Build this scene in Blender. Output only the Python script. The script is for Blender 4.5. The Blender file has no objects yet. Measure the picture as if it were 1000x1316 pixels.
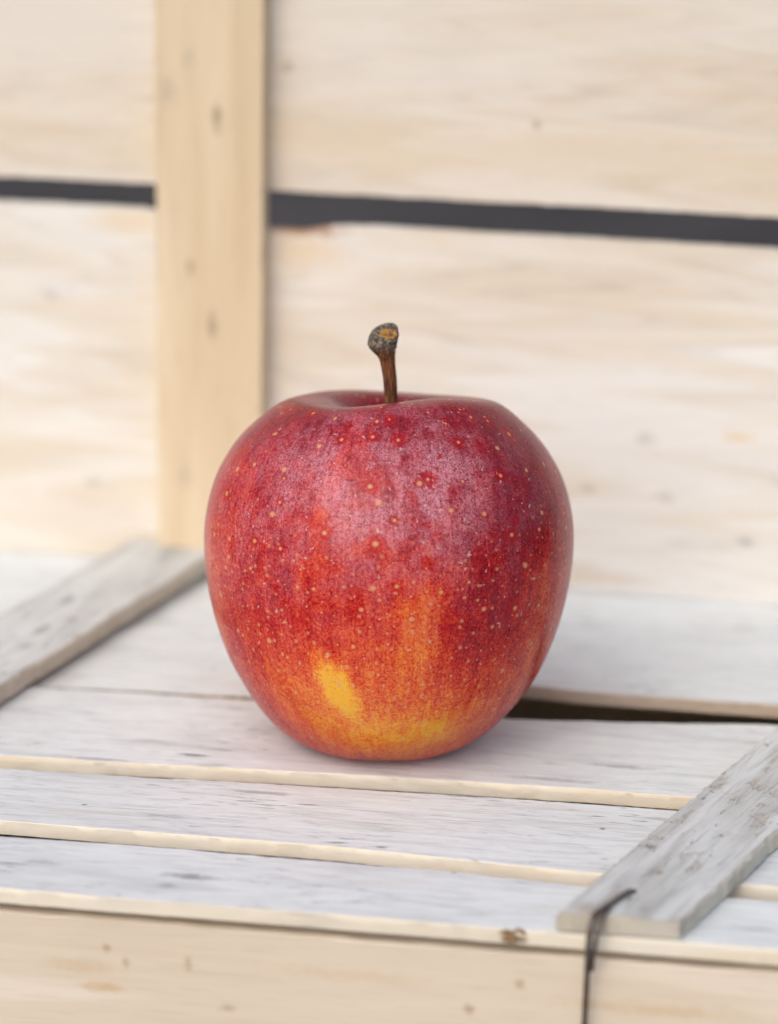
import bpy, bmesh, math, random
from mathutils import Matrix, Vector, noise
R = math.radians
scene = bpy.context.scene
random.seed(7)

# ------------------------------------------------------------------ camera
cam_d = bpy.data.cameras.new('camera'); cam = bpy.data.objects.new('camera', cam_d)
scene.collection.objects.link(cam); scene.camera = cam
cx = Vector((0.99016526, 0.13846957, 0.01997314)); cy = Vector((-0.06051999, 0.29522912, 0.95350778)); cz = Vector((0.12613516, -0.94533906, 0.3007058))
m = Matrix((cx, cy, cz)).transposed().to_4x4(); m.translation = Vector((0.07011629, -0.52528484, 0.21551824))
cam.matrix_world = m
cam_d.sensor_fit = 'HORIZONTAL'; cam_d.sensor_width = 24.0; cam_d.lens = 85.0
cam_d.clip_start = 0.01; cam_d.clip_end = 500
cam_d.dof.use_dof = True; cam_d.dof.focus_distance = 0.533; cam_d.dof.aperture_fstop = 6.3; cam_d.dof.aperture_blades = 9

# ------------------------------------------------------------------ sky and soft sun (bright overcast)
SUN_EL, SUN_AZ = 42.0, -22.0          # azimuth measured from the camera's back, negative = to the left
sd = Vector((math.sin(R(SUN_AZ)) * math.cos(R(SUN_EL)), -math.cos(R(SUN_AZ)) * math.cos(R(SUN_EL)), math.sin(R(SUN_EL))))
w = bpy.data.worlds.new('World'); scene.world = w; w.use_nodes = True
nt = w.node_tree; sky = nt.nodes.new('ShaderNodeTexSky'); sky.sky_type = 'NISHITA'; sky.sun_disc = False
sky.sun_elevation = R(SUN_EL); sky.sun_rotation = math.atan2(sd.x, sd.y)
sky.air_density = 1.0; sky.dust_density = 3.5; sky.ozone_density = 1.0
nt.links.new(sky.outputs[0], nt.nodes['Background'].inputs[0]); nt.nodes['Background'].inputs[1].default_value = 0.15
ld = bpy.data.lights.new('sun', 'SUN'); ld.energy = 1.4; ld.angle = R(75); ld.color = (1.0, 0.955, 0.895)
sun = bpy.data.objects.new('sun', ld); scene.collection.objects.link(sun)
sun.rotation_euler = sd.to_track_quat('Z', 'Y').to_euler()
scene.view_settings.view_transform = 'Standard'; scene.view_settings.look = 'None'
scene.view_settings.exposure = -0.07; scene.view_settings.gamma = 1.0
scene.view_settings.use_curve_mapping = False

# ------------------------------------------------------------------ node helpers
class NT:
    def __init__(s, name):
        s.m = bpy.data.materials.new(name); s.m.use_nodes = True; s.t = s.m.node_tree
        s.b = s.t.nodes['Principled BSDF']
    def n(s, typ, **kw):
        o = s.t.nodes.new('ShaderNode' + typ)
        for k, v in kw.items(): setattr(o, k, v)
        return o
    def put(s, sock, v):
        if hasattr(v, 'is_output') or isinstance(v, bpy.types.NodeSocket): s.t.links.new(v, sock)
        elif v is not None: sock.default_value = v
    def math(s, op, a, b=None, c=None, clamp=False):
        o = s.n('Math', operation=op, use_clamp=clamp)
        for i, v in enumerate((a, b, c)):
            if v is not None: s.put(o.inputs[i], v)
        return o.outputs[0]
    def add(s, a, b): return s.math('ADD', a, b)
    def mul(s, a, b): return s.math('MULTIPLY', a, b)
    def sstep(s, v, lo, hi, a=0.0, b=1.0):
        o = s.n('MapRange', interpolation_type='SMOOTHSTEP')
        for i, x in enumerate((v, lo, hi, a, b)): s.put(o.inputs[i], x)
        return o.outputs[0]
    def vmul(s, vec, k):
        o = s.n('VectorMath', operation='MULTIPLY'); s.put(o.inputs[0], vec); s.put(o.inputs[1], k); return o.outputs[0]
    def vadd(s, vec, k):
        o = s.n('VectorMath', operation='ADD'); s.put(o.inputs[0], vec); s.put(o.inputs[1], k); return o.outputs[0]
    def noise(s, vec, scale, detail=3.0, rough=0.55, dist=0.0, dim='3D'):
        o = s.n('TexNoise', noise_dimensions=dim); s.put(o.inputs['Vector'], vec)
        o.inputs['Scale'].default_value = scale; o.inputs['Detail'].default_value = detail
        o.inputs['Roughness'].default_value = rough; o.inputs['Distortion'].default_value = dist
        return o.outputs[0]
    def mix(s, f, a, b, mode='MIX'):
        o = s.n('Mix', data_type='RGBA', blend_type=mode, clamp_factor=True)
        s.put(o.inputs[0], f); s.put(o.inputs[6], a if not isinstance(a, tuple) else (*a, 1.0)); s.put(o.inputs[7], b if not isinstance(b, tuple) else (*b, 1.0))
        return o.outputs[2]
    def ramp(s, v, stops):
        o = s.n('ValToRGB'); e = o.color_ramp.elements
        while len(e) < len(stops): e.new(0.5)
        for q, (p, c) in zip(e, stops): q.position = p; q.color = (*c, 1.0)
        s.put(o.inputs[0], v); return o.outputs[0]
    def bump(s, h, strength, dist, prev=None):
        o = s.n('Bump'); o.inputs['Strength'].default_value = strength; o.inputs['Distance'].default_value = dist
        s.put(o.inputs['Height'], h)
        if prev is not None: s.put(o.inputs['Normal'], prev)
        return o.outputs[0]
    def objvec(s, spread=3.0):
        tc = s.n('TexCoord'); oi = s.n('ObjectInfo')
        c = s.n('CombineXYZ')
        s.put(c.inputs[0], s.mul(oi.outputs['Random'], spread)); s.put(c.inputs[1], s.mul(oi.outputs['Random'], spread * 1.7)); s.put(c.inputs[2], s.mul(oi.outputs['Random'], spread * 0.6))
        return s.vadd(tc.outputs['Object'], c.outputs[0])
    def warp(s, v, amt, ky, kz):
        n_ = s.n('TexNoise'); s.put(n_.inputs['Vector'], s.vmul(v, (3.0, ky, kz))); n_.inputs['Detail'].default_value = 2.0; n_.inputs['Scale'].default_value = 1.0
        o = s.n('VectorMath', operation='MULTIPLY_ADD'); s.put(o.inputs[0], n_.outputs['Color']); o.inputs[1].default_value = (amt, amt * 0.03, 0.0); s.put(o.inputs[2], v)
        return o.outputs[0]
    def spots(s, c, L):
        tc = s.n('TexCoord'); ov = tc.outputs['Object']; wob = s.add(s.mul(s.noise(ov, 420.0, 4.0, 0.7), 0.6), s.mul(s.noise(s.vmul(ov, (260.0, 2200.0, 300.0)), 1.0, 4.0, 0.7), 0.6))
        for (x, y, rx, ry, colr, amt) in L:
            q = s.vmul(s.vadd(ov, (-x, -y, 0.0)), (1 / rx, 1 / ry, 0.0))
            l = s.n('VectorMath', operation='LENGTH'); s.put(l.inputs[0], q)
            c = s.mix(s.mul(s.sstep(s.add(l.outputs['Value'], s.mul(s.add(wob, -0.6), 2.6)), 1.15, 0.1), amt), c, colr)
        return c
    def attr(s, name):
        o = s.n('Attribute', attribute_name=name); return o.outputs['Fac']
    def done(s, col, rough, normal=None, spec=0.4):
        s.put(s.b.inputs['Base Color'], col); s.put(s.b.inputs['Roughness'], rough)
        s.b.inputs['Specular IOR Level'].default_value = spec
        if normal is not None: s.put(s.b.inputs['Normal'], normal)
        return s.m

def whitewash(name, white, grey, warm, wear, marks=()):
    """thin lime wash on sawn wood; grain runs along local X"""
    k = NT(name); v = k.warp(k.objvec(), 0.05, 260.0, 90.0)
    fine = k.noise(k.vmul(v, (110.0, 2600.0, 400.0)), 1.0, 4.0, 0.6)
    mid = k.noise(k.vmul(v, (26.0, 420.0, 100.0)), 1.0, 4.0, 0.6, 0.3)
    blot = k.noise(k.vmul(v, (35.0, 80.0, 60.0)), 1.0, 4.0, 0.6)
    big = k.noise(k.vmul(v, (12.0, 22.0, 20.0)), 1.0, 2.0)
    c = k.mix(k.sstep(big, 0.35, 0.65), white, tuple(0.93 * x for x in white))
    c = k.mix(k.mul(k.sstep(blot, 0.48, 0.74), 0.45), c, grey)
    c = k.mix(k.mul(k.sstep(mid, 0.52, 0.72), 0.55 * wear), c, grey)
    c = k.mix(k.mul(k.sstep(fine, 0.48, 0.72), 0.5 * wear), c, tuple(0.75 * x for x in grey))
    c = k.mix(k.mul(k.sstep(k.noise(k.vmul(v, (30.0, 110.0, 60.0)), 1.3, 3.0), 0.56, 0.75), 0.45), c, warm)
    # bare dark scratches and specks
    gate = k.sstep(k.noise(k.vmul(v, (22.0, 60.0, 40.0)), 1.7, 2.0), 0.52, 0.62)
    scr = k.sstep(k.noise(k.vmul(v, (160.0, 1500.0, 300.0)), 1.0, 3.0, 0.65), 0.60, 0.67)
    c = k.mix(k.mul(k.mul(scr, gate), 0.7 * wear), c, (0.09, 0.085, 0.085))
    vo = k.n('TexVoronoi', feature='F1'); k.put(vo.inputs['Vector'], k.vmul(v, (150.0, 210.0, 150.0))); vo.inputs['Scale'].default_value = 1.0
    sp = k.n('SeparateColor'); k.put(sp.inputs[0], vo.outputs['Color'])
    speck = k.mul(k.sstep(vo.outputs['Distance'], 0.09, 0.05), k.sstep(sp.outputs[0], 0.70, 0.74))
    c = k.mix(k.mul(speck, 0.8), c, (0.10, 0.06, 0.05))
    smudge = k.sstep(k.noise(k.vmul(v, (40.0, 190.0, 60.0)), 1.9, 4.0, 0.65), 0.60, 0.74)
    c = k.mix(k.mul(smudge, 0.5), c, (0.27, 0.27, 0.275))
    c = k.spots(c, marks)
    h = k.add(k.mul(fine, 0.7), k.add(mid, k.mul(scr, -0.8)))
    nr = k.bump(h, 0.7, 0.00022)
    return k.done(c, k.sstep(fine, 0.3, 0.7, 0.62, 0.85), nr, 0.3)

def flaking(name, paint, paint2, bare, marks=()):
    """old limewash flaking off a rough batten"""
    k = NT(name); v = k.warp(k.objvec(), 0.02, 200.0, 90.0)
    big = k.noise(k.vmul(v, (26.0, 170.0, 60.0)), 1.0, 4.0, 0.6)
    fl = k.noise(k.vmul(v, (190.0, 420.0, 300.0)), 1.0, 5.0, 0.68)
    fine = k.noise(k.vmul(v, (700.0, 1500.0, 900.0)), 1.0, 4.0, 0.65)
    grain = k.noise(k.vmul(v, (55.0, 900.0, 300.0)), 1.0, 4.0, 0.6)
    c = k.mix(k.sstep(big, 0.38, 0.62), paint, paint2)
    c = k.mix(k.mul(k.sstep(grain, 0.46, 0.70), 0.6), c, tuple(0.68 * x for x in paint2))
    lost = k.sstep(k.add(k.mul(fl, 0.7), k.mul(big, 0.3)), 0.54, 0.62)
    c = k.mix(k.mul(lost, 0.5), c, bare)
    pit = k.sstep(k.add(k.mul(fine, 0.5), k.mul(fl, 0.5)), 0.585, 0.635)
    c = k.mix(k.mul(pit, 0.7), c, (0.17, 0.145, 0.13))
    c = k.spots(c, marks)
    h = k.add(k.mul(lost, -1.0), k.add(k.mul(fine, 0.6), k.mul(grain, 0.6)))
    return k.done(c, 0.8, k.bump(h, 0.6, 0.00035), 0.3)

def rawwood(name, light, dark, lime=None, limeamt=0.0, knots=0.0, fine_scale=1.0, marks=(), streak=0.65):
    k = NT(name); v = k.warp(k.objvec(), 0.16, 130.0, 90.0)
    ring = k.noise(k.vmul(v, (9.0, 190.0, 120.0)), fine_scale, 4.0, 0.6, 0.6)
    fig = k.noise(k.vmul(v, (6.0, 42.0, 30.0)), fine_scale, 3.0, 0.5, 0.9)
    fine = k.noise(k.vmul(v, (90.0, 1800.0, 900.0)), fine_scale, 3.0, 0.6)
    c = k.mix(k.sstep(fig, 0.38, 0.64), light, tuple(0.5 * (a + b) for a, b in zip(light, dark)))
    c = k.mix(k.mul(k.sstep(ring, 0.45, 0.75), streak), c, dark)
    c = k.mix(k.mul(k.sstep(fine, 0.5, 0.78), 0.35), c, tuple(0.7 * x for x in dark))
    if lime:
        b = k.noise(k.vmul(v, (16.0, 34.0, 30.0)), 1.0, 5.0, 0.6, 0.4)
        c = k.mix(k.mul(k.sstep(b, 0.36, 0.62), limeamt), c, lime)
        g = k.noise(k.vmul(v, (45.0, 75.0, 60.0)), 1.0, 4.0, 0.65)
        c = k.mix(k.mul(k.sstep(g, 0.52, 0.76), 0.4), c, (0.46, 0.41, 0.35))
        m2 = k.noise(k.vmul(v, (90.0, 130.0, 60.0)), 1.0, 5.0, 0.7)
        c = k.mix(k.mul(k.sstep(m2, 0.45, 0.72), 0.4), c, tuple(0.82 * x for x in lime))
    if knots:
        vo = k.n('TexVoronoi', feature='F1'); k.put(vo.inputs['Vector'], k.vmul(v, (22.0, 60.0, 40.0))); vo.inputs['Scale'].default_value = 1.0
        sp = k.n('SeparateColor'); k.put(sp.inputs[0], vo.outputs['Color'])
        kn = k.mul(k.sstep(vo.outputs['Distance'], 0.17, 0.05), k.sstep(sp.outputs[1], 0.62, 0.66))
        c = k.mix(k.mul(kn, knots), c, (0.20, 0.13, 0.08))
    c = k.spots(c, marks)
    nr = k.bump(k.add(ring, k.mul(fine, 0.5)), 0.35, 0.0002)
    return k.done(c, 0.75, nr, 0.3)

M = {}
DK = (0.13, 0.13, 0.13)
M['wash'] = whitewash('whitewashed_wood', (0.80, 0.84, 0.84), (0.53, 0.56, 0.57), (0.72, 0.69, 0.64), 1.0, ((-0.0255, -0.0742, 0.006, 0.0017, DK, 0.6), (-0.0285, -0.0785, 0.0025, 0.0014, DK, 0.4), (-0.0362, -0.0180, 0.004, 0.0008, (0.05, 0.09, 0.07), 0.85), (-0.0195, -0.0342, 0.009, 0.0010, DK, 0.5), (-0.0541, -0.0235, 0.010, 0.0010, DK, 0.45), (0.0497, -0.0075, 0.008, 0.0012, DK, 0.5), (0.0364, -0.0172, 0.012, 0.0012, DK, 0.4), (0.0203, -0.0285, 0.006, 0.0009, DK, 0.6), (0.0478, -0.0394, 0.0009, 0.0007, (0.2, 0.07, 0.07), 0.8), (-0.0465, -0.0120, 0.006, 0.0008, DK, 0.4), (-0.0525, -0.0729, 0.005, 0.0012, DK, 0.3)))
M['flake'] = flaking('flaking_grey_limewash', (0.66, 0.68, 0.67), (0.53, 0.54, 0.52), (0.47, 0.41, 0.32), ((0.0296, 0.0075, 0.0016, 0.0013, DK, 0.6), (0.0, 0.006, 0.0035, 0.003, (0.40, 0.30, 0.20), 0.5), (-0.001, -0.004, 0.003, 0.004, (0.38, 0.30, 0.22), 0.4), (0.003, -0.0095, 0.003, 0.002, (0.36, 0.26, 0.17), 0.5)))
M['flake_pale'] = flaking('flaking_white_limewash', (0.69, 0.71, 0.695), (0.58, 0.59, 0.575), (0.47, 0.44, 0.37), ((0.1303, 0.0026, 0.0045, 0.0017, DK, 0.65), (0.1121, -0.0018, 0.0045, 0.0016, DK, 0.6), (0.102, -0.0038, 0.004, 0.0014, DK, 0.5), (0.1206, -0.0044, 0.003, 0.0016, (0.42, 0.36, 0.26), 0.5), (0.1722, -0.0014, 0.009, 0.002, DK, 0.45)))
M['batten_side'] = rawwood('weathered_batten_side', (0.60, 0.55, 0.45), (0.40, 0.33, 0.24), (0.64, 0.62, 0.56), 0.5, 0.6)
M['edge'] = rawwood('fresh_sawn_edge', (0.87, 0.80, 0.66), (0.74, 0.62, 0.45), (0.84, 0.79, 0.69), 0.55, 0.75, 3.0)
M['edge_gap_shade'] = rawwood('weathered_edge_gap_shade', (0.62, 0.52, 0.42), (0.44, 0.35, 0.26), None, 0, 0.6, 2.0, ((-0.075, 0.016, 0.062, 0.03, (0.10, 0.09, 0.08), 0.85),))  # weathered tan edge; its left stretch is painted dark as shade in the gap
M['panel'] = rawwood('poplar_plywood', (0.80, 0.715, 0.605), (0.69, 0.575, 0.445), None, 0, 0.45)
SP_ = (0.42, 0.27, 0.15)
M['front'] = rawwood('poplar_plywood_front', (0.81, 0.725, 0.615), (0.68, 0.56, 0.42), None, 0, 0.3, 1.0, ((-0.0386, -0.0056, 0.0010, 0.0012, SP_, 0.6), (-0.0351, -0.0081, 0.0009, 0.0014, SP_, 0.5), (-0.0234, -0.0071, 0.0010, 0.0022, SP_, 0.5), (-0.0395, -0.0135, 0.0060, 0.0012, (0.62, 0.43, 0.24), 0.7), (-0.0162, -0.0155, 0.0020, 0.0010, SP_, 0.5), (0.0275, -0.0117, 0.0014, 0.0014, (0.36, 0.20, 0.14), 0.6), (0.0365, -0.0060, 0.0013, 0.0013, SP_, 0.55), (-0.0438, -0.0098, 0.009, 0.0018, (0.66, 0.50, 0.33), 0.6), (0.0061, -0.0069, 0.018, 0.0016, (0.68, 0.53, 0.37), 0.6), (0.06, -0.009, 0.02, 0.0016, (0.64, 0.48, 0.30), 0.6)))
BR_ = (0.22, 0.15, 0.10); GR_ = (0.36, 0.33, 0.28)
M['wall'] = rawwood('limed_poplar_board', (0.72, 0.635, 0.52), (0.60, 0.495, 0.37), (0.76, 0.725, 0.67), 0.7, 0.25, 1.0, ((0.0189, 0.1109, 0.0016, 0.0014, BR_, 0.5), (-0.0394, 0.1214, 0.0018, 0.0016, BR_, 0.4), (0.02, 0.104, 0.16, 0.009, (0.68, 0.55, 0.38), 0.4)), 0.4)
M['wall_low'] = rawwood('limed_pale_board', (0.74, 0.665, 0.555), (0.63, 0.54, 0.43), (0.79, 0.775, 0.74), 0.92, 0.3, 1.0, ((-0.036, 0.0832, 0.013, 0.0019, (0.36, 0.17, 0.08), 0.95), (-0.036, 0.078, 0.013, 0.006, (0.70, 0.52, 0.30), 0.5), (-0.078, 0.083, 0.012, 0.004, (0.72, 0.54, 0.32), 0.45), (0.0689, 0.0404, 0.005, 0.0014, (0.74, 0.53, 0.25), 0.6), (0.0473, 0.0386, 0.003, 0.002, GR_, 0.4), (0.0719, 0.0149, 0.0035, 0.0013, (0.25, 0.26, 0.22), 0.55), (0.0341, 0.0252, 0.003, 0.0015, GR_, 0.45), (0.0525, 0.0243, 0.003, 0.0017, GR_, 0.35), (-0.0873, 0.0174, 0.0025, 0.002, GR_, 0.4), (-0.0974, 0.0636, 0.003, 0.002, GR_, 0.35)), 0.35)
M['post'] = rawwood('yellow_pine_batten', (0.75, 0.63, 0.455), (0.60, 0.46, 0.29), None, 0, 0.3, 1.0, ((0.105, -0.0018, 0.0045, 0.0017, BR_, 0.6), (0.0555, -0.0009, 0.0045, 0.0015, BR_, 0.6), (0.0696, 0.0045, 0.0028, 0.0014, BR_, 0.45), (0.1107, 0.0100, 0.0040, 0.0028, GR_, 0.35), (0.1187, 0.005, 0.0035, 0.002, GR_, 0.3), (0.0182, 0.0058, 0.004, 0.0022, GR_, 0.35)))

k = NT('asphalt'); v = k.objvec(0.0)
a = k.noise(k.vmul(v, (1.0, 1.0, 1.0)), 60.0, 4.0, 0.7); b = k.sstep(k.noise(k.vmul(v, (1.0, 1.0, 1.0)), 7.0, 3.0), 0.35, 0.65)
M['ground'] = k.done(k.mix(k.add(k.mul(a, 0.5), k.mul(b, 0.5)), (0.022, 0.0185, 0.017), (0.082, 0.071, 0.065)), 0.9, k.bump(a, 0.5, 0.003))
k = NT('dark_steel_wire'); v = k.objvec()
M['wire'] = k.done(k.mix(k.sstep(k.noise(k.vmul(v, (1.0, 1.0, 1.0)), 320.0, 3.0), 0.45, 0.65), (0.16, 0.145, 0.14), (0.16, 0.085, 0.05)), 0.45, None, 0.5)
k.b.inputs['Metallic'].default_value = 0.55

# ------------------------------------------------------------------ object helpers
col = scene.collection
def thing(name, label, cat, loc=(0, 0, 0), rz=0.0):
    o = bpy.data.objects.new(name, None); col.objects.link(o); o.empty_display_size = 0.02
    o.location = loc; o.rotation_euler = (0, 0, rz); o['label'] = label; o['category'] = cat
    return o
def mesh_obj(name, verts, faces, mats, parent, midx=None, smooth=True, matrix=None):
    me = bpy.data.meshes.new(name); me.from_pydata(verts, [], faces)
    for mt in mats: me.materials.append(mt)
    if midx is not None: me.polygons.foreach_set('material_index', midx)
    me.polygons.foreach_set('use_smooth', [smooth] * len(faces)); me.update()
    o = bpy.data.objects.new(name, me); col.objects.link(o); o.parent = parent
    if matrix is not None: o.matrix_local = matrix
    return o

def lerp_poly(P, x):
    if x <= P[0][0]: return P[0][1]
    for (a, b), (c, d) in zip(P, P[1:]):
        if x <= c: return b + (d - b) * (x - a) / (c - a)
    return P[-1][1]
UP = Matrix.Identity(4)
def board(name, parent, u0, u1, lo, hi, thick, face, edge, matrix=UP, step=0.0012, nv=10, jag=0.00022, warp=0.0003, seed=0.0, shear=(0.0, 0.0), bev=0.00018, endjag=0.0):
    """a sawn board: local X along the grain, Y across, Z out of its face (face at z = 0).
    lo and hi are polylines of its two long edges; each cross-section is a ring with eased arrises"""
    LO = lo if isinstance(lo, list) else [(u0, lo)]
    HI = hi if isinstance(hi, list) else [(u0, hi)]
    n = max(2, int((u1 - u0) / step)); verts = []; faces = []; mi = []
    ring = None
    for i in range(n + 1):
        t = i / n; u = u0 + (u1 - u0) * t
        def e(q, s):
            return jag * (0.8 * noise.noise((u * 900, q, s)) + 0.5 * noise.noise((u * 200, q + 5, s)) + 0.9 * noise.noise((u * 22, q + 9, s)) + max(0.0, noise.noise((u * 60, q + 3, s)) - 0.45) * (3.0 if q < 4 else -3.0))
        a = lerp_poly(LO, u) + e(1.3, seed); b = lerp_poly(HI, u) + e(7.7, seed)
        row = [(a, -thick)]
        for q in range(1, 4): row.append((a + jag * 0.6 * noise.noise((u * 300, q * 1.7, seed + 3)), -thick + (thick - bev) * q / 3))
        ee = min(0.2, 0.0005 / max(0.001, b - a)); SS = [0.0, ee] + [q / (nv - 2) for q in range(1, nv - 2)] + [1 - ee, 1.0]
        for s in SS:
            y = a + bev * 0.8 + (b - a - 1.6 * bev) * s
            row.append((y, warp * (noise.noise((u * 25, y * 90, seed)) + 0.25 * noise.noise((u * 160, y * 400, seed)))))
        for q in range(3, 0, -1): row.append((b + jag * 0.6 * noise.noise((u * 300, q * 2.9, seed + 6)), -thick + (thick - bev) * q / 3))
        row.append((b, -thick))
        ring = len(row)
        for (y, z) in row:
            sh = (shear[0] * (1 - t) + shear[1] * t) * y
            ej = endjag * (noise.noise((y * 500, z * 300, seed)) + 0.8 * noise.noise((y * 170, 3.3, seed))) if i in (0, n) else 0.0
            verts.append((u + sh + ej, y, z))
    for i in range(n):
        for j in range(ring):
            j2 = (j + 1) % ring
            faces.append((i * ring + j, i * ring + j2, (i + 1) * ring + j2, (i + 1) * ring + j)[::-1]); 
            mi.append(0 if 4 <= j < 4 + nv else 1)
    faces.append(tuple(range(ring))); mi.append(1)
    faces.append(tuple(n * ring + j for j in range(ring))[::-1]); mi.append(1)
    o = mesh_obj(name, verts, faces, [face, edge], parent, mi, True, matrix)
    o.data.set_sharp_from_angle(angle=R(40))
    return o
def tube(path, rad, n=10, closed=True):
    verts = []; faces = []; P = [Vector(p) for p in path]; rr = rad if isinstance(rad, list) else [rad] * len(P)
    d0 = (P[1] - P[0]).normalized(); nrm = d0.orthogonal().normalized()
    for i, p in enumerate(P):
        d = (P[min(i + 1, len(P) - 1)] - P[max(i - 1, 0)]).normalized()
        nrm = (nrm - d * nrm.dot(d)).normalized(); bi = d.cross(nrm)
        for j in range(n):
            a = 2 * math.pi * j / n; verts.append(p + (nrm * math.cos(a) + bi * math.sin(a)) * rr[i])
    for i in range(len(P) - 1):
        for j in range(n): faces.append((i * n + j, i * n + (j + 1) % n, (i + 1) * n + (j + 1) % n, (i + 1) * n + j))
    faces.append(tuple(range(n))[::-1]); faces.append(tuple((len(P) - 1) * n + j for j in range(n)))
    return verts, faces
def smooth_path(P, n=8):
    P = [Vector(p) for p in P]; P = [P[0] * 2 - P[1]] + P + [P[-1] * 2 - P[-2]]; out = []
    for i in range(1, len(P) - 2):
        a, b, c, d = P[i - 1:i + 3]
        for q in range(n):
            t = q / n; out.append(0.5 * (2 * b + (c - a) * t + (2 * a - 5 * b + 4 * c - d) * t * t + (3 * b - a - 3 * c + d) * t ** 3))
    return out + [P[-2]]

# ------------------------------------------------------------------ ground
GZ = -0.135
g = mesh_obj('ground', [(-60, -60, GZ), (60, -60, GZ), (60, 60, GZ), (-60, 60, GZ)], [(0, 1, 2, 3)], [M['ground']], None, smooth=False)
g['kind'] = 'structure'

# ------------------------------------------------------------------ the crate the apple stands on
crate = thing('slatted_crate', 'low whitewashed slatted crate with grey battens, carrying the apple', 'crate', (0, 0, GZ))
def mz(z): return Matrix.Translation((0, 0, z - GZ))
XL, XR, T = -0.215, 0.185, 0.0029
board('plank', crate, XL, XR, -0.0852, [(XL, -0.0632), (-0.065, -0.0633), (-0.03, -0.0626), (0.0, -0.0628), (0.03, -0.0638), (0.045, -0.0649), (XR, -0.067)], T, M['wash'], M['edge'], mz(0), seed=1.0)
board('plank', crate, XL, XR, [(XL, -0.0558), (-0.066, -0.0562), (0.0, -0.0565), (0.045, -0.0594), (XR, -0.0602)], [(XL, -0.032), (-0.073, -0.0315), (-0.04, -0.0306), (-0.01, -0.0293), (0.02, -0.0281), (0.045, -0.0276), (XR, -0.027)], T, M['wash'], M['edge'], mz(0.0), seed=2.0)
board('plank', crate, XL, XR, [(XL, -0.0262), (-0.075, -0.0253), (-0.012, -0.0224), (0.044, -0.0206), (XR, -0.0205)], [(XL, 0.0125), (-0.072, 0.0130), (-0.034, 0.0145), (0.0, 0.0142), (0.026, 0.0141), (0.0515, 0.0172), (0.077, 0.0208), (XR, 0.026)], T, M['wash'], M['edge'], mz(0.0), seed=3.0, jag=0.0003)
board('plank', crate, XL, XR, [(XL, 0.0143), (-0.0726, 0.0157), (-0.034, 0.0178), (-0.012, 0.0190), (-0.006, 0.0315), (0.012, 0.0342), (0.028, 0.0344), (0.039, 0.0328), (0.063, 0.0323), (0.079, 0.0320), (XR, 0.032)], [(XL, 0.1125), (0, 0.1022), (XR, 0.093)], T, M['wash'], M['edge_gap_shade'], mz(-0.0004) @ Matrix.Rotation(-0.008, 4, 'Y'), seed=4.0, jag=0.0003)
board('plank', crate, XL, XR, [(XL, 0.1175), (0, 0.1067), (XR, 0.0975)], 0.172, T, M['wash'], M['edge'], mz(-0.0004), seed=5.0)
board('plank', crate, XL, XR, 0.177, 0.225, T, M['wash'], M['edge'], mz(0.0), seed=6.0)
# front, back and end panels
def vert(x, y, z, rz): return Matrix.Translation((x, y, z - GZ)) @ Matrix.Rotation(rz, 4, 'Z') @ Matrix.Rotation(R(90), 4, 'X')
board('front_panel', crate, XL, XR, GZ + 0.012 + 0.0039, 0.0, 0.006, M['front'], M['panel'], vert(0, -0.0843, -0.0051, 0), step=0.003, nv=8, seed=8.0)
board('back_panel', crate, -XR, -XL, GZ + 0.012 + 0.0039, 0.0, 0.006, M['panel'], M['panel'], vert(0, 0.2253, -0.0039, R(180)), step=0.004, nv=6, seed=9.0)
board('end_panel', crate, -0.219, 0.079, GZ + 0.012 + 0.0039, 0.0, 0.006, M['panel'], M['panel'], vert(XL + 0.001, 0, -0.0039, R(-90)), step=0.004, nv=6, seed=10.0)
board('end_panel', crate, -0.079, 0.219, GZ + 0.012 + 0.0039, 0.0, 0.006, M['panel'], M['panel'], vert(XR - 0.001, 0, -0.0039, R(90)), step=0.004, nv=6, seed=11.0)
board('base_panel', crate, XL + 0.008, XR - 0.008, -0.079, 0.219, 0.004, M['panel'], M['panel'], mz(GZ + 0.02), step=0.02, nv=4, seed=12.0)
# battens lying skewed across the planks
def batten(name, x, y, ang, l0, l1, wid, th, sh0, sh1, seed, mat_, lift):
    mat = Matrix.Translation((x, y, th + lift - GZ)) @ Matrix.Rotation(ang, 4, 'Z')
    return board(name, crate, l0, l1, -wid / 2, wid / 2, th, mat_, M['batten_side'], mat, step=0.0008, nv=14, jag=0.0005, warp=0.0005, seed=seed, shear=(sh0, sh1), bev=0.0006, endjag=0.0011)
a1 = math.atan2(0.0860, 0.0345)
rb = batten('batten', 0.0533, -0.0851, a1, 0.0, 0.187, 0.0202, 0.0036, -0.40, -0.3, 21.0, M['flake'], 0.0005)
a2 = math.atan2(0.0860, 0.0238)
lb = batten('batten', -0.1135, -0.072, a2, 0.0, 0.1805, 0.0232, 0.0038, -0.277, -0.277, 22.0, M['flake_pale'], 0.0012)
# binding wire: folded over the batten's end, down the front panel
def P(x, y, z): return (x, y, z - GZ)
wv, wf = tube(smooth_path([P(0.0556, -0.0742, 0.0038), P(0.0545, -0.0762, 0.0046), P(0.0518, -0.0815, 0.0047), P(0.0494, -0.0858, 0.0044), P(0.0487, -0.0876, 0.0026), P(0.0485, -0.0878, -0.002), P(0.0484, -0.0866, -0.010), P(0.0483, -0.0863, -0.030), P(0.0485, -0.0862, -0.060), P(0.0482, -0.0862, -0.100)], 6), 0.00052)
mesh_obj('binding_wire', wv, wf, [M['wire']], crate)
wv, wf = tube(smooth_path([P(0.0516, -0.0832, 0.0046), P(0.0506, -0.0862, 0.0040), P(0.0500, -0.0877, 0.002), P(0.0495, -0.0878, -0.002), P(0.0492, -0.0868, -0.006)], 6), 0.0004)
mesh_obj('staple', wv, wf, [M['wire']], crate)

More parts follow.
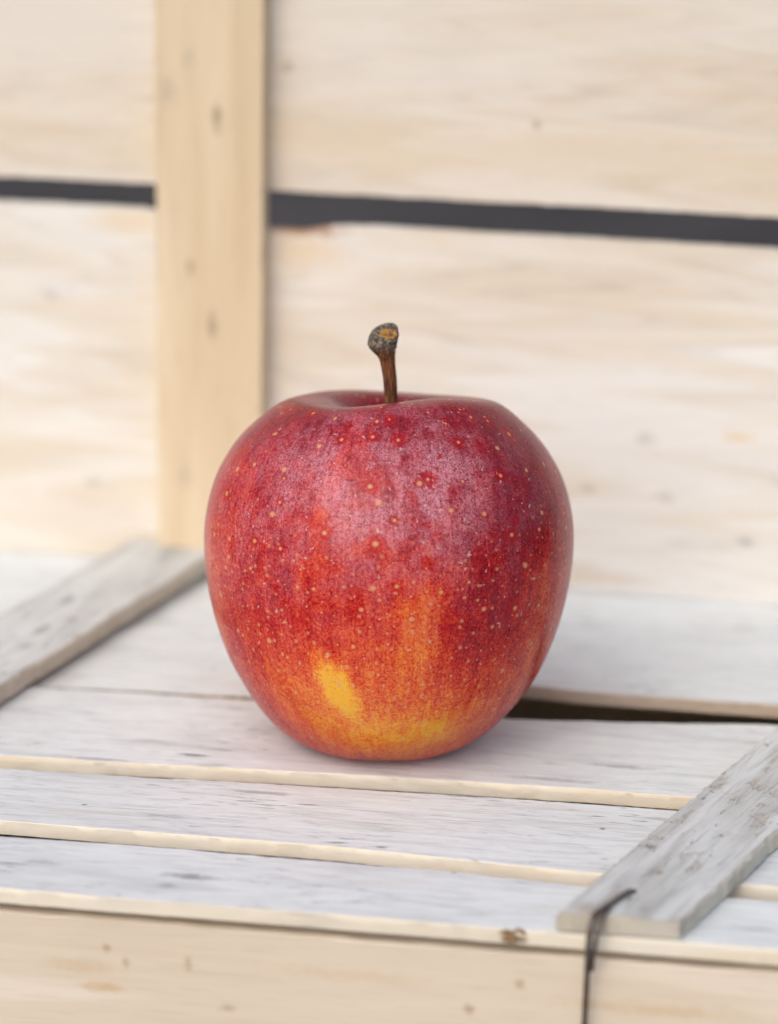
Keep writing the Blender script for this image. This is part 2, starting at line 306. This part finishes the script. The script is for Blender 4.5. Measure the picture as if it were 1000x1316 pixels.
# frayed splinters at the front plank's edge
rs = random.Random(3)
k = NT('torn_fibre'); v = k.objvec()
M['fibre'] = k.done(k.mix(k.noise(v, 900.0, 3.0), (0.12, 0.06, 0.03), (0.50, 0.33, 0.17)), 0.9)
vv = []; ff = []
for q in range(13):
    a0 = rs.uniform(0, math.pi); c0 = Vector(P(0.0348 + rs.uniform(-0.0022, 0.0022), -0.0854 + rs.uniform(-0.0008, 0.0006), -0.0006 + rs.uniform(-0.0018, 0.0004)))
    d = Vector((math.cos(a0) * 1.0, -0.25 * rs.random(), 0.5 * math.sin(a0) * rs.choice((-1, 1)) + 0.1)) * rs.uniform(0.0006, 0.0016)
    b1, b2 = tube([c0 - d, c0 - d * 0.3 + Vector((0, 0, 0.0002)), c0 + d * 0.4, c0 + d], [0.00012, 0.00042, 0.00034, 0.00006], 6)
    o_ = len(vv); vv += [tuple(x) for x in b1]; ff += [tuple(i_ + o_ for i_ in fc) for fc in b2]
mesh_obj('splinters', vv, ff, [M['fibre']], crate)

# ------------------------------------------------------------------ upright crate behind
back = thing('wooden_crate', 'pale wooden crate standing upright behind the apple, with yellow vertical batten', 'crate', (0.0, 0.1005, 0.0006), R(-2.9))
def wv_(y, z=0.0): return Matrix.Translation((0, y, z)) @ Matrix.Rotation(R(90), 4, 'X')
BL, BR = -0.195, 0.165
board('plank', back, BL, BR, [(BL, -0.0024), (BR, 0.0005)], [(BL, 0.0850), (-0.075, 0.0859), (-0.045, 0.0830), (-0.036, 0.0828), (-0.028, 0.0843), (-0.018, 0.0847), (BR, 0.0851)], 0.0036, M['wall_low'], M['wall_low'], wv_(0), step=0.0015, seed=31.0)
board('plank', back, BL, BR, [(BL, 0.0912), (-0.07, 0.0922), (BR, 0.0928)], 0.178, 0.0045, M['wall'], M['panel'], wv_(0), step=0.0015, seed=32.0)
pm = Matrix.Translation((-0.0565, -0.0003, 0.0045)) @ Matrix.Rotation(R(90), 4, 'X') @ Matrix.Rotation(R(90), 4, 'Z')
board('batten', back, 0.0, 0.172, -0.0127, 0.0127, 0.006, M['post'], M['post'], Matrix.Translation((0, -0.006, 0)) @ pm, seed=33.0, jag=0.0003)
def flat(z): return Matrix.Translation((0, 0, z))
for x in (BL + 0.0005, BR - 0.0065):
    board('end_panel', back, 0.0, 0.176, 0.006, 0.11, 0.006, M['panel'], M['panel'], Matrix.Translation((x, 0, 0.001)) @ Matrix.Rotation(R(-90), 4, 'Y'), step=0.004, seed=34.0 + x)
board('side_panel', back, BL + 0.009, BR - 0.009, 0.006, 0.11, 0.005, M['panel'], M['panel'], flat(0.0065), step=0.004, seed=36.0)
board('side_panel', back, BL + 0.009, BR - 0.009, 0.006, 0.11, 0.005, M['panel'], M['panel'], flat(0.177), step=0.004, seed=37.0)

# ------------------------------------------------------------------ the apple
apple = thing('apple', 'red and yellow ripe apple with brown stem standing on the white planks', 'apple', (0.0002, 0, 0.0004))
RS = [16.19, 21.5, 26.6, 31.2, 34.4, 36.4, 37.3, 37.0, 35.3, 32.2, 28.0]; ZS = [0.3, 3.5, 9, 16, 24, 32, 40, 47, 54, 60, 65]
ZT = 70.69; TILT = R(10)                            # the crown leans away from the camera
CP = [(0.01, 4), (4, 3.8), (9, 1.2), (13, 0)] + list(zip(RS, ZS)) + [(21.44, ZT - 0.6), (14.5, ZT), (10.8, ZT - 1.1), (7.5, ZT - 4), (4.6, ZT - 8.5), (2, ZT - 13), (0.01, ZT - 14)]
prof = [(v.x, v.y) for v in smooth_path([(r_, z_, 0) for r_, z_ in CP], 18)]
TH0 = R(-82.4)                                     # direction that faces the camera
NTH = 420
def gauss(d, s): return math.exp(-0.5 * (d / s) ** 2)
def wrap(a): return (a + math.pi) % (2 * math.pi) - math.pi
# natural skin colour patches: (bearing from front in degrees (+ = right), height mm, half-width deg, half-height mm, tilt, amount)
RIPE = [(-17.0, 22.8, 5.2, 5.4, -0.6, 0.40), (-4, 24, 34, 9, 0, 0.06), (8, 11, 22, 5.5, 0, 0.24), (6, 5, 36, 6, 0, 0.17), (-20, 13, 14, 6, 0, 0.16), (26, 13, 18, 5, 0, 0.16), (10, 38, 6.5, 7.0, 0, 0.24), (8, 29, 9, 5, 0, 0.10),
        (-34, 19, 16, 8, 0, 0.16), (56, 33, 3.0, 12, 0, 0.20), (68, 30, 4, 14, 0, 0.14), (44, 20, 14, 7, 0, 0.08), (-8, 30, 18, 9, 0, 0.06), (-8, 50, 9, 9, 0, 0.08), (0, 18, 32, 9, 0, 0.14),
        (35, 36, 9, 9, 0, -0.10), (46, 55, 14, 10, 0, -0.16), (54, 65, 10, 5, 0, -0.10), (-40, 40, 12, 7, 0, -0.02), (-21, 58, 3.0, 9, 0.3, 0.17), (-14, 69, 5, 6, 0, 0.1), (-60, 52, 10, 12, 0, 0.12), (-72, 36, 6, 14, 0, 0.16), (25, 34, 6, 6, 0, -0.08),
        (150, 20, 40, 14, 0, 0.3), (-130, 26, 30, 16, 0, 0.2), (110, 40, 20, 18, 0, 0.1)]
BLOOM = [(-5, 66, 32, 11, 0, 0.58), (-30, 58, 22, 12, 0, 0.32), (-58, 50, 18, 12, 0, 0.18), (20, 62, 14, 12, 0, 0.35), (4, 52, 18, 8, 0, 0.32), (82, 55, 12, 18, 0, 0.30), (70, 66, 30, 6, 0, 0.2), (46, 52, 5, 5, 0.6, 0.22),
         (-80, 56, 20, 14, 0, 0.25), (-20, 38, 30, 6, 0, 0.10), (85, 36, 14, 16, 0, 0.12), (180, 55, 60, 16, 0, 0.4), (120, 55, 30, 16, 0, 0.35), (-125, 55, 30, 16, 0, 0.35)]
def patch(L, th, z):
    s = 0.0
    for (bt, bz, wt, wz, tilt, amt) in L:
        dt = math.degrees(wrap(th - TH0 - R(bt))); dz = z - bz
        dt2 = dt - tilt * dz
        q = (dt2 / wt) ** 2 + (dz / wz) ** 2
        if q < 16: s += amt * math.exp(-(q * q * 0.45 if amt >= 0.40 else q * 0.7))
    return s
averts = []; uv = []; ripe = []; bloom = []
slen = [0.0]
for (a, b), (c, d) in zip(prof, prof[1:]): slen.append(slen[-1] + math.hypot(c - a, d - b))
for i, (r0, z0) in enumerate(prof):
    for j in range(NTH + 1):
        th = TH0 + math.pi + 2 * math.pi * j / NTH; f = wrap(th - TH0)      # f = 0 facing the camera
        up = max(0.0, min(1.0, (z0 - 35) / 30)) if r0 > 12 or z0 > 40 else 0.0
        lob = math.cos(5 * f + 0.5)
        r = r0 * (1 + 0.006 * lob * (0.5 + up) + 0.006 * noise.noise((math.cos(th) * 1.3, math.sin(th) * 1.3, z0 * 0.03)))
        z = z0
        if z0 < 14 and r0 > 8: r += 1.7 * gauss(math.degrees(wrap(f + R(80))), 38) * (1 - z0 / 14)
        if z0 > 50:
            rim = gauss(r0 - 15, 7) * min(1.0, (z0 - 50) / 12)
            fd = math.degrees(f)
            z += rim * (-1.0 * gauss(fd + 42, 20) + 1.15 * gauss(fd - 36, 25) + -0.6 * gauss(fd + 95, 26) + 0.35 * gauss(math.degrees(wrap(f + R(150))), 30) - 0.75 * gauss(math.degrees(wrap(f - R(160))), 35))
        if z0 < 8 and r0 < 22:
            z += 0.35 * gauss(r0 - 13, 4) * (math.cos(5 * f) + 1.0)
        tt = max(0.0, min(1.0, (z0 - 3) / 30)); A_ = TILT * tt * tt * (3 - 2 * tt)
        fa = r * math.cos(f); fb = r * math.sin(f); zc = z - 34.0          # towards the camera, to its right, up
        fa, zt_ = fa * math.cos(A_) - zc * math.sin(A_), fa * math.sin(A_) + zc * math.cos(A_) + 34.0
        averts.append(((fa * math.cos(TH0) - fb * math.sin(TH0)) * 1e-3, (fa * math.sin(TH0) + fb * math.cos(TH0)) * 1e-3, zt_ * 1e-3))
        uv.append((f, slen[i])); 
        rp = 0.30 + 0.08 * max(0.0, min(1.0, (52 - z0) / 14)) + patch(RIPE, th, zt_) - 0.13 * max(0.0, min(1.0, (z0 - 58) / 9)); bl = (0.07 + patch(BLOOM, th, zt_)) * (1 - 0.45 * max(0.0, min(1.0, (z0 - 62) / 8)))  # crown ring coloured darker, with less bloom, to imitate weaker overhead light
        if z0 > 40 and r0 < 16: rp = 0.06; bl = 0.06
        if z0 < 10 and r0 < 12: rp = 0.8; bl = 0.0
        ripe.append(rp); bloom.append(max(0.0, bl))
W1 = NTH + 1
afaces = [(i * W1 + j, i * W1 + j + 1, (i + 1) * W1 + j + 1, (i + 1) * W1 + j) for i in range(len(prof) - 1) for j in range(NTH)]
k = NT('apple_skin')
tc = k.n('TexCoord'); ov = tc.outputs['Object']
um = k.n('UVMap', uv_map='skin')
sep = k.n('SeparateXYZ'); k.put(sep.inputs[0], um.outputs[0])
uvm = k.vmul(um.outputs[0], (1.0, 1.0, 1.0))       # millimetres on the skin
geo = k.n('SeparateXYZ'); k.put(geo.inputs[0], ov)
grain = k.noise(ov, 3600.0, 2.0, 0.6)
grain2 = k.noise(ov, 1500.0, 3.0, 0.65)
clump = k.noise(ov, 260.0, 4.0, 0.6)
streak = k.noise(k.vmul(uvm, (0.55, 0.07, 1.0)), 1.0, 4.0, 0.62)
fstreak = k.noise(k.vmul(uvm, (2.2, 0.22, 1.0)), 1.0, 3.0, 0.6)
rv = k.attr('ripe'); bv = k.attr('bloom')
def dev(x, amt): return k.mul(k.add(x, -0.5), amt)
rv = k.add(rv, dev(streak, 0.42)); rv = k.add(rv, dev(fstreak, 0.22)); rv = k.add(rv, dev(clump, 0.40)); rv = k.add(rv, dev(grain2, 0.75)); rv = k.add(rv, dev(grain, 0.6))
skin = k.ramp(rv, [(0.0, (0.160, 0.002, 0.012)), (0.22, (0.25, 0.002, 0.011)), (0.42, (0.48, 0.018, 0.013)), (0.60, (0.66, 0.085, 0.022)), (0.80, (0.77, 0.22, 0.035)), (1.0, (0.84, 0.43, 0.035))])
# lenticels: pale corky dots, larger and with a bare red halo towards the top
def dots(scale, seedv, rmin, rmax, keep):
    vo = k.n('TexVoronoi', feature='F1', voronoi_dimensions='2D'); k.put(vo.inputs['Vector'], k.vadd(k.vmul(uvm, (scale, scale, 1.0)), (seedv, seedv * 1.7, 0.0)))
    vo.inputs['Scale'].default_value = 1.0; vo.inputs['Randomness'].default_value = 0.92
    sc = k.n('SeparateColor'); k.put(sc.inputs[0], vo.outputs['Color'])
    wob = k.add(vo.outputs['Distance'], dev(grain2, 0.10 * scale * 2))
    rad = k.math('MULTIPLY_ADD', sc.outputs[0], rmax * scale - rmin * scale, rmin * scale)
    d = k.mul(k.sstep(wob, k.mul(rad, 1.1), k.mul(rad, 0.3)), k.sstep(sc.outputs[1], keep, keep + 0.02))
    return d, vo.outputs['Distance'], sc
d1, dist1, sc1 = dots(1 / 6.8, 3.1, 0.36, 0.72, 0.2)
d2, dist2, sc2 = dots(1 / 2.9, 8.3, 0.18, 0.50, 0.15)
zz = k.mul(geo.outputs[2], 1000.0)
low = k.sstep(zz, 44.0, 30.0)
d2 = k.mul(d2, k.sstep(zz, 64.0, 40.0, 0.15, 0.9))
d1 = k.mul(d1, k.sstep(zz, 8.0, 30.0, 0.3, 1.0))
halo_r = k.mul(k.math('POWER', sc1.outputs[2], 1.6), 2.3 / 6.8)
halo = k.mul(k.sstep(k.add(dist1, k.add(dev(clump, 0.30), dev(grain2, 0.25))), k.add(halo_r, 0.06), k.mul(halo_r, 0.45)), k.sstep(sc1.outputs[1], 0.12, 0.14))
halo = k.mul(halo, k.sstep(zz, 20.0, 36.0))
skin = k.mix(k.mul(halo, 0.40), skin, (0.45, 0.012, 0.018))
# waxy bloom, rubbed off in patches and streaks
bf = k.sstep(k.add(k.mul(grain, 0.5), k.add(k.mul(grain2, 0.3), k.mul(fstreak, 0.2))), 0.34, 0.66)
wipe = k.sstep(k.add(k.mul(k.noise(ov, 150.0, 5.0, 0.68), 0.8), k.mul(streak, 0.2)), 0.40, 0.58, 0.22, 1.15)
bloomf = k.mul(k.mul(k.mul(bv, bf), wipe), k.math('SUBTRACT', 1.0, k.mul(halo, 0.85)))
skin = k.mix(bloomf, skin, (0.60, 0.27, 0.33))
dots_f = k.math('MAXIMUM', d1, k.mul(d2, 0.8))
skin = k.mix(k.mul(dots_f, 0.7), skin, (0.68, 0.40, 0.20))
fleck = k.sstep(k.noise(k.vmul(ov, (1.0, 1.0, 1.0)), 900.0, 1.0), 0.71, 0.75)
skin = k.mix(k.mul(fleck, 0.5), skin, (0.7, 0.5, 0.42))
hgt = k.add(k.mul(grain2, 0.35), k.add(k.mul(clump, 0.8), k.mul(dots_f, 0.35)))
nr = k.bump(hgt, 0.18, 0.00025)
nr = k.bump(k.noise(ov, 90.0, 2.0), 0.12, 0.001, nr)
M['skin'] = k.done(skin, k.add(0.27, k.mul(bloomf, 0.35)), nr, 0.22)
k.b.inputs['Subsurface Weight'].default_value = 0.03; k.b.inputs['Subsurface Radius'].default_value = (1.0, 0.3, 0.15); k.b.inputs['Subsurface Scale'].default_value = 0.0015
body = mesh_obj('body', averts, afaces, [M['skin']], apple)
me = body.data
ul = me.uv_layers.new(name='skin')
vi = [0] * len(me.loops); me.loops.foreach_get('vertex_index', vi)
buf = []
for q in vi: buf.extend((uv[q][0] * 32.0, uv[q][1]))
ul.data.foreach_set('uv', buf)
for nm, arr in (('ripe', ripe), ('bloom', bloom)):
    at = me.attributes.new(nm, 'FLOAT', 'POINT'); at.data.foreach_set('value', arr)

# stem: tapered, fibrous, with a swollen grey knob and a broken orange end
k = NT('stem_bark'); tc = k.n('TexCoord'); ov = tc.outputs['Object']
sx = k.n('SeparateXYZ'); k.put(sx.inputs[0], ov)
fib = k.noise(k.vmul(ov, (2200.0, 2200.0, 260.0)), 1.0, 4.0, 0.65); lump = k.noise(ov, 900.0, 4.0, 0.65)
c = k.mix(k.sstep(fib, 0.35, 0.68), (0.060, 0.020, 0.010), (0.30, 0.115, 0.042))
c = k.mix(k.mul(k.sstep(lump, 0.5, 0.7), 0.5), c, (0.10, 0.045, 0.02))
gm = k.sstep(k.add(k.mul(sx.outputs[2], 1000.0), k.mul(k.add(lump, -0.5), 7.0)), 79.6, 81.4)
gcol = k.mix(k.sstep(k.noise(ov, 1500.0, 3.0, 0.7), 0.38, 0.66), (0.050, 0.043, 0.037), (0.30, 0.235, 0.175))
c = k.mix(gm, c, gcol)
M['bark'] = k.done(c, 0.8, k.bump(k.add(fib, lump), 0.8, 0.0004), 0.3)
k = NT('broken_stem_end'); tc = k.n('TexCoord'); ov = tc.outputs['Object']
lump = k.noise(ov, 1100.0, 4.0, 0.7)
M['cut'] = k.done(k.ramp(lump, [(0.3, (0.05, 0.03, 0.02)), (0.45, (0.35, 0.16, 0.04)), (0.6, (0.55, 0.30, 0.08)), (0.75, (0.48, 0.15, 0.03))]), 0.8, k.bump(lump, 0.9, 0.0005), 0.3)
rx = Vector((math.cos(R(7.6)), math.sin(R(7.6)), 0)); ry = Vector((-math.sin(R(7.6)), math.cos(R(7.6)), 0))
# (height mm, centre right mm, half-width across, half-depth)
ST = [(54, 0.5, 1.25, 1.25), (60, 0.2, 1.3, 1.3), (66, 0.0, 1.32, 1.3), (70, -0.25, 1.32, 1.32), (73, -0.42, 1.36, 1.35), (75.2, -0.62, 1.40, 1.4), (78.3, -1.12, 1.58, 1.6), (80, -1.7, 2.25, 2.1), (81.0, -2.1, 2.75, 2.45), (81.8, -2.25, 2.98, 2.6), (83.3, -1.9, 2.95, 2.6), (84.6, -1.6, 2.55, 2.3), (85.5, -0.9, 1.3, 1.2), (85.8, -0.6, 0.5, 0.4)]
pth = smooth_path([(z_, c_, a_) for z_, c_, a_, d_ in ST], 6); pth2 = smooth_path([(z_, c_, d_) for z_, c_, a_, d_ in ST], 6)
sv = []; NS = 40
CC = Vector((-1.05, -3.7, 84.0)); CN = Vector((0.12, 0.72, 0.68)).normalized()   # plane of the broken face (right, towards camera, up)
def stem_pt(b_, a_, z_): return ((rx * b_ - ry * a_) * 1e-3 + Vector((0, 0, z_ * 1e-3)))
for i, (p1, p2) in enumerate(zip(pth, pth2)):
    ac = -3.9 - 0.045 * (p1.x - 56)
    for j in range(NS):
        a = 2 * math.pi * j / NS
        kn = max(0.0, min(1.0, (p1.x - 77) / 3))
        q = 1 + 0.06 * noise.noise((math.cos(a) * 2.6, math.sin(a) * 2.6, p1.x * 0.12)) + 0.03 * noise.noise((math.cos(a) * 7, math.sin(a) * 7, p1.x * 0.2)) + kn * (0.09 * noise.noise((math.cos(a) * 1.7, math.sin(a) * 1.7, p1.x * 0.6)) + 0.08 * noise.noise((math.cos(a) * 5, math.sin(a) * 5, p1.x * 1.3)))
        v = Vector((p1.y + p1.z * q * math.cos(a), ac + p2.z * q * math.sin(a), p1.x + kn * 0.25 * noise.noise((math.cos(a) * 4, math.sin(a) * 4, p1.x))))
        d = (v - CC).dot(CN)
        if d > 0: v -= CN * d * 0.85
        w_ = stem_pt(*v); sv.append((w_.x, w_.y, w_.z))
sf = [(i * NS + j, i * NS + (j + 1) % NS, (i + 1) * NS + (j + 1) % NS, (i + 1) * NS + j)[::-1] for i in range(len(pth) - 1) for j in range(NS)]
sf.append(tuple((len(pth) - 1) * NS + j for j in range(NS))[::-1])
stem = mesh_obj('stem', sv, sf, [M['bark']], apple)
# the torn pale wood in the knob's end: an uneven lens seated in the slanted top
cv = []; cf = []; NR, NC = 7, 24
for i in range(NR + 1):
    for j in range(NC):
        a = 2 * math.pi * j / NC; t = i / NR
        q = 1 + 0.22 * noise.noise((math.cos(a) * 2, math.sin(a) * 2, 4.2))
        x_ = 2.0 * t * q * math.cos(a); y_ = 1.25 * t * q * math.sin(a)
        e1 = Vector((1, 0, 0)); e1 = (e1 - CN * e1.dot(CN)).normalized(); e2 = CN.cross(e1)
        v = CC + e1 * x_ + e2 * y_ + CN * (0.22 + 0.3 * noise.noise((x_ * 1.9, y_ * 1.9, 2.0)) + 0.12 * noise.noise((x_ * 6, y_ * 6, 7.0)) - (0.7 if i == NR else 0))
        w_ = stem_pt(*v); cv.append((w_.x, w_.y, w_.z))
cf = [(i * NC + j, i * NC + (j + 1) % NC, (i + 1) * NC + (j + 1) % NC, (i + 1) * NC + j) for i in range(NR) for j in range(NC)]
ce = mesh_obj('broken_end', cv, cf, [M['cut']], stem)
